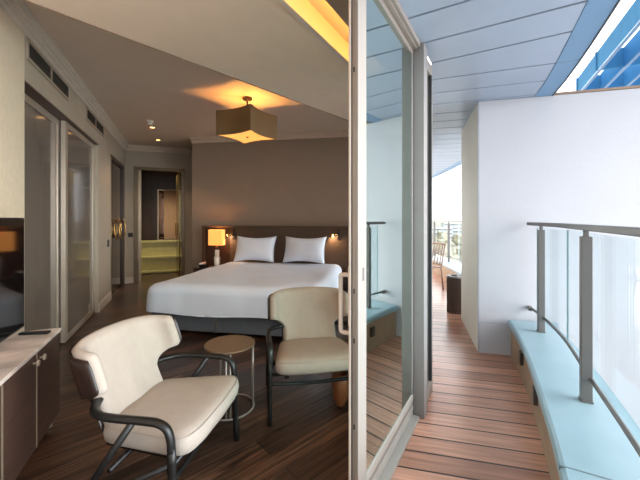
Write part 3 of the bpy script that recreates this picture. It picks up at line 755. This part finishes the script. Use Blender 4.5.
# bed
bd = thing('bed', 'large double bed with white bedding on a grey upholstered base', 'bed', (*BO, 0), ba)
MB().box(-1.0, 0, .05, 1.0, 2.12, .30).build('base', M['bed_base'], bd, bevel=.012)
MB().box(-.175, -.004, .05, -.165, .004, .27).build('seam', M['champagne'], bd)
for x, y in ((-.9, .1), (.9, .1), (-.9, 2.0), (.9, 2.0), (0, 1.0)): MB().lathe([(.03, 0), (.03, .055)], 10, x, y).build('foot', M['black'], bd)
MB().box(-.99, .02, .30, .99, 2.12, .52).build('mattress', M['linen'], bd, bevel=.04)
dv = bmesh.new(); bmesh.ops.create_cube(dv, size=1)
bmesh.ops.subdivide_edges(dv, edges=dv.edges[:], cuts=40, use_grid_fill=True)
hx, hy, hz = 1.045, 1.095, .163
for v_ in dv.verts:
    x, y, z = v_.co*2
    # rounded box mapping
    rr = .11; X, Y, Z = x*hx, y*hy, z*hz
    cx = max(-hx+rr, min(hx-rr, X)); cy = max(-hy+rr, min(hy-rr, Y)); cz = min(hz-rr, Z)
    d_ = Vector((X-cx, Y-cy, Z-cz)) if Z > hz-rr else Vector((X-cx, Y-cy, 0))
    if d_.length > 1e-6: d_ = d_.normalized()*rr
    P_ = Vector((cx, cy, min(Z, hz-rr) if Z <= hz-rr else cz))+d_
    wob = noise.noise(Vector((P_.x*2.2, P_.y*2.2, P_.z*3)))*.016+noise.noise(Vector((P_.x*6, P_.y*5, 3)))*.008
    n_ = Vector((P_.x/hx, P_.y/hy, .6)).normalized()
    P_ += n_*wob
    side = max(0, (hz-P_.z)/(2*hz)); P_.x += .02*side*sgn(P_.x)*(abs(x) > .95); P_.y += -.03*side*(y < -.95)
    if z < -.99: P_.z += .012*math.sin(P_.x*5.1)+.01*math.sin(P_.y*6)
    v_.co = P_+Vector((0, 1.045, .426))
w_ = MB(); w_.bm.free(); w_.bm = dv
w_.build('duvet', M['linen'], bd, smooth=True)
def pillow(x, y, label, lean):
    bm = bmesh.new(); n1 = 24; top = []; bot = []
    for i in range(n1+1):
        ra, rb = [], []
        for j in range(n1+1):
            a = -1+2*i/n1; b_ = -1+2*j/n1
            pin = 1-.09*(1-a*a)*0
            X = a*.365*(1-.07*(1-b_*b_)); Y = b_*.22*(1-.10*(1-a*a)) + .02*a*a*b_
            t_ = .085*((1-abs(a)**3)*(1-abs(b_)**3))**.55+.004+noise.noise(Vector((a*2+x, b_*2, 1)))*.01*(1-a*a)*(1-b_*b_)
            edge = i in (0, n1) or j in (0, n1)
            va = bm.verts.new((X, Y, 0 if edge else t_)); ra.append(va); rb.append(va if edge else bm.verts.new((X, Y, -t_*.8)))
        top.append(ra); bot.append(rb)
    for i in range(n1):
        for j in range(n1):
            bm.faces.new([top[i][j], top[i+1][j], top[i+1][j+1], top[i][j+1]])
            bm.faces.new([bot[i][j+1], bot[i+1][j+1], bot[i+1][j], bot[i][j]])
    w_ = MB(); w_.bm.free(); w_.bm = bm
    o = w_.build('pillow', M['pillow'], smooth=True)
    o.rotation_euler = (R(lean), R(0), ba+R(2 if x < 0 else -2)); p = B(x, y); o.location = (p.x, p.y, .60+.215*math.sin(R(lean))+.03)
    tag(o, label, 'pillow', 'bed pillows')
pillow(-.46, 1.98, 'white pillow leaning on the headboard, left of the pair, nearer the glowing lamp', 68)
pillow(.42, 1.98, 'white pillow leaning on the headboard, right of the pair, nearer the right reading light', 68)
hb = thing('headboard_panel', 'wide brown leather headboard panel running along the back wall behind the bed', 'headboard', (*B(0, 2.235), 0), ba)
f = MB()
f.box(-1.606, 0, 0, -1.56, .11, 1.226); f.box(-1.56, .06, 0, -1.05, .11, 1.226); f.box(-1.606, -.02, 1.19, 1.6, .11, 1.226); f.box(-1.05, 0, 0, 1.6, .11, 1.19)
f.build('panel', M['headboard'], hb, bevel=.006)
MB().box(-1.56, .05, 0, -1.05, .06, 1.19).build('mirror_inset', M['dark_wood'], hb)
ns = thing('nightstand', 'dark wood nightstand left of the bed below the glowing lamp', 'nightstand', (*B(-1.30, 2.03), 0), ba)
MB().box(-.24, -.2, .06, .22, .18, .5).build('body', M['dark_wood'], ns, bevel=.004)
MB().box(-.23, -.21, .30, .21, -.2, .49).build('drawer', M['dark_wood'], ns); MB().box(-.24, -.19, 0, .22, .17, .06).build('plinth', M['black'], ns)
nr = thing('nightstand', 'dark nightstand on the right of the bed, mostly hidden by the glass door', 'nightstand', (*B(1.36, 2.05), 0), ba)
MB().box(-.24, -.2, .06, .22, .18, .5).build('body', M['dark_wood'], nr, bevel=.004)
MB().box(-.23, -.21, .30, .21, -.2, .49).build('drawer', M['dark_wood'], nr); MB().box(-.24, -.19, 0, .22, .17, .06).build('plinth', M['black'], nr)
lm = thing('bedside_lamp', 'glowing square-shaded bedside lamp on the left nightstand', 'lamp', (*B(-1.25, 2.12), .5), ba)
MB().lathe([(.07, 0), (.07, .015), (.03, .03), (.045, .15), (.03, .3), (.012, .36)], 16).build('base', M['black'], lm, smooth=True)
f = MB(); wd = .125
f.box(-wd, -.075, .375, wd, -.070, .655); f.box(-wd, .070, .375, wd, .075, .655); f.box(-wd, -.07, .375, -wd+.005, .07, .655); f.box(wd-.005, -.07, .375, wd, .07, .655)
f.build('lamp_shade', M['shade_lit'], lm)
pt = bpy.data.lights.new('bedside_bulb', 'POINT'); pt.energy = 3.2; pt.color = (1, .55, .22); pt.shadow_soft_size = .03
po = bpy.data.objects.new('lamp_light', pt); C.objects.link(po); po.location = (0, 0, .56); po.parent = lm
for i, (x, y, lb) in enumerate(((-1.17, 1.98, 'tall white carafe on the left nightstand'), (-1.13, 1.875, 'shorter white beaker on the left nightstand, nearer the pillow'))):
    c = thing(('carafe', 'beaker')[i], lb, ('carafe', 'cup')[i], (*B(x, y), .5), ba+R(40*i))
    hh = .30-.11*i
    MB().lathe([(.028, 0), (.034, .01), (.04, hh), (.036, hh), (.03, .015), (.001, .012)], 20).build('body', M['china'], c, smooth=True)
    MB().tube([(.036+.02*math.sin(a), 0, hh/2+.035*math.cos(a)) for a in [PI*i_/8 for i_ in range(9)]], .005, 6).build('handle', M['china'], c, smooth=True)
ph = thing('desk_telephone', 'dark telephone with pale handset on the left nightstand', 'telephone', (*B(-1.38, 1.90), .5), ba)
MB().box(-.05, -.08, 0, .05, .08, .05).build('body', M['black'], ph, bevel=.01)
MB().box(-.045, -.1, .055, -.01, .1, .085).build('handset', M['china'], ph, bevel=.01)
MB().box(-.045, -.1, .049, -.01, -.07, .056).build('cradle', M['black'], ph)
def reading(x, z, lb):
    o = thing('reading_light', lb, 'wall light', (*B(x, 2.233), z), ba, 'reading lights on the headboard')
    MB().box(.0, -.018, -.08, .055, 0, .10).build('wall_plate', M['walnut'], o, bevel=.004)
    MB().tube([(.02, -.018, .0), (.0, -.06, .0), (-.03, -.085, -.002)], .009, 8).build('arm', M['brass'], o, smooth=True)
    MB().tube([(-.02, -.085, .008), (-.06, -.105, -.01)], [.024, .028], 12).build('head', M['brass'], o, smooth=True)
    MB().tube([(-.058, -.104, -.009), (-.066, -.108, -.013)], .021, 12).build('bulb', M['bulb'], o)
    l = bpy.data.lights.new('reading_bulb', 'SPOT'); l.energy = 6; l.color = (1, .65, .35); l.spot_size = R(120); l.shadow_soft_size = .02
    lo = bpy.data.objects.new('lamp_light', l); C.objects.link(lo); lo.location = (-.08, -.115, -.02); lo.rotation_euler = (R(35), R(-30), 0); lo.parent = o
reading(-.985, 1.06, 'brass reading light on the headboard between the lamp and the left pillow')
reading(.95, 1.08, 'brass reading light with glowing tip on the headboard right of the pillows')

# chandelier
ch = thing('ceiling_lamp', 'square ceiling lamp with concave pleated brown shade glowing above and below', 'lamp', (-.93, 4.286, H_IN), R(18))
def star(sc, z, n=240):
    out = []
    for i in range(n):
        a = 2*PI*i/n; r_ = (.385*1.279/((math.cos(a)**2+.003)**.31+(math.sin(a)**2+.003)**.31)**1.613)*sc; out.append((r_*math.cos(a), r_*math.sin(a), z))
    return out
f = MB(); f.rings([star(1, -.51), star(1, -.20), star(.985, -.20), star(.985, -.51), star(1, -.51)], cap=False); f.build('lamp_shade', M['chandelier'], ch, smooth=False)
MB().rings([star(.975, -.50), star(.975, -.495)]).build('diffuser', M['diffuser'], ch)
MB().lathe([(.062, 0), (.062, -.022), (.02, -.03), (.012, -.035), (.012, -.30)], 20).build('canopy', M['walnut'], ch)
MB().lathe([(.01, -.512), (.018, -.505), (.018, -.50)], 12).build('finial', M['brass'], ch)
for a in (0, PI/2, PI, 3*PI/2): MB().tube([(0, 0, -.235), (.33*math.cos(a), .33*math.sin(a), -.235)], .004, 6).build('spider_arm', M['brass'], ch)
l = bpy.data.lights.new('ceiling_lamp_bulb', 'POINT'); l.energy = 17; l.color = (1, .50, .14); l.shadow_soft_size = .035
lo = bpy.data.objects.new('lamp_light', l); C.objects.link(lo); lo.location = (.03, 0, -.40); lo.parent = ch

# ---------------------------------------------------------------- world, camera
w = bpy.data.worlds.new('World'); bpy.context.scene.world = w; w.use_nodes = True; t = w.node_tree; bg = t.nodes['Background']
tc_ = t.nodes.new('ShaderNodeTexCoord'); n = t.nodes.new('ShaderNodeTexNoise'); n.inputs['Scale'].default_value = 2.2; n.inputs['Detail'].default_value = 5
t.links.new(tc_.outputs['Generated'], n.inputs['Vector'])
r = t.nodes.new('ShaderNodeValToRGB'); r.color_ramp.elements[0].position = .35; r.color_ramp.elements[1].position = .65
r.color_ramp.elements[0].color = (.93, .955, 1, 1); r.color_ramp.elements[1].color = (1, .995, .99, 1)
t.links.new(n.outputs['Fac'], r.inputs['Fac']); t.links.new(r.outputs['Color'], bg.inputs['Color'])
# overcast sky, plus an added bright lobe beyond the railing to light the room
nm = t.nodes.new('ShaderNodeVectorMath'); nm.operation = 'NORMALIZE'; t.links.new(tc_.outputs['Generated'], nm.inputs[0])
dt = t.nodes.new('ShaderNodeVectorMath'); dt.operation = 'DOT_PRODUCT'; t.links.new(nm.outputs[0], dt.inputs[0]); dt.inputs[1].default_value = Vector((.91, -.33, .24)).normalized()
mxm = t.nodes.new('ShaderNodeMath'); mxm.operation = 'MAXIMUM'; t.links.new(dt.outputs['Value'], mxm.inputs[0]); mxm.inputs[1].default_value = 0
pw = t.nodes.new('ShaderNodeMath'); pw.operation = 'POWER'; t.links.new(mxm.outputs[0], pw.inputs[0]); pw.inputs[1].default_value = 7
ma = t.nodes.new('ShaderNodeMath'); ma.operation = 'MULTIPLY_ADD'; t.links.new(pw.outputs[0], ma.inputs[0]); ma.inputs[1].default_value = 15; ma.inputs[2].default_value = .84
dt2 = t.nodes.new('ShaderNodeVectorMath'); dt2.operation = 'DOT_PRODUCT'; t.links.new(nm.outputs[0], dt2.inputs[0]); dt2.inputs[1].default_value = Vector((.22, .95, .20)).normalized()  # second added lobe, for sheen on the deck and balcony ceiling
mx2 = t.nodes.new('ShaderNodeMath'); mx2.operation = 'MAXIMUM'; t.links.new(dt2.outputs['Value'], mx2.inputs[0]); mx2.inputs[1].default_value = 0
pw2 = t.nodes.new('ShaderNodeMath'); pw2.operation = 'POWER'; t.links.new(mx2.outputs[0], pw2.inputs[0]); pw2.inputs[1].default_value = 9
ma2 = t.nodes.new('ShaderNodeMath'); ma2.operation = 'MULTIPLY_ADD'; t.links.new(pw2.outputs[0], ma2.inputs[0]); ma2.inputs[1].default_value = 5; t.links.new(ma.outputs[0], ma2.inputs[2])
t.links.new(ma2.outputs[0], bg.inputs['Strength'])

cd = bpy.data.cameras.new('camera'); co = bpy.data.objects.new('camera', cd); C.objects.link(co)
co.location = (0, 0, 1.35); co.rotation_euler = (R(90), 0, 0)
cd.sensor_width = 36; cd.lens = 36*335/640; cd.shift_y = -21/640; cd.clip_start = .05; cd.clip_end = 6000
sc = bpy.context.scene; sc.camera = co
sc.view_settings.view_transform = 'Standard'; sc.view_settings.look = 'None'; sc.view_settings.gamma = 1; sc.view_settings.exposure = .46
sc.cycles.max_bounces = 10; sc.cycles.transparent_max_bounces = 12
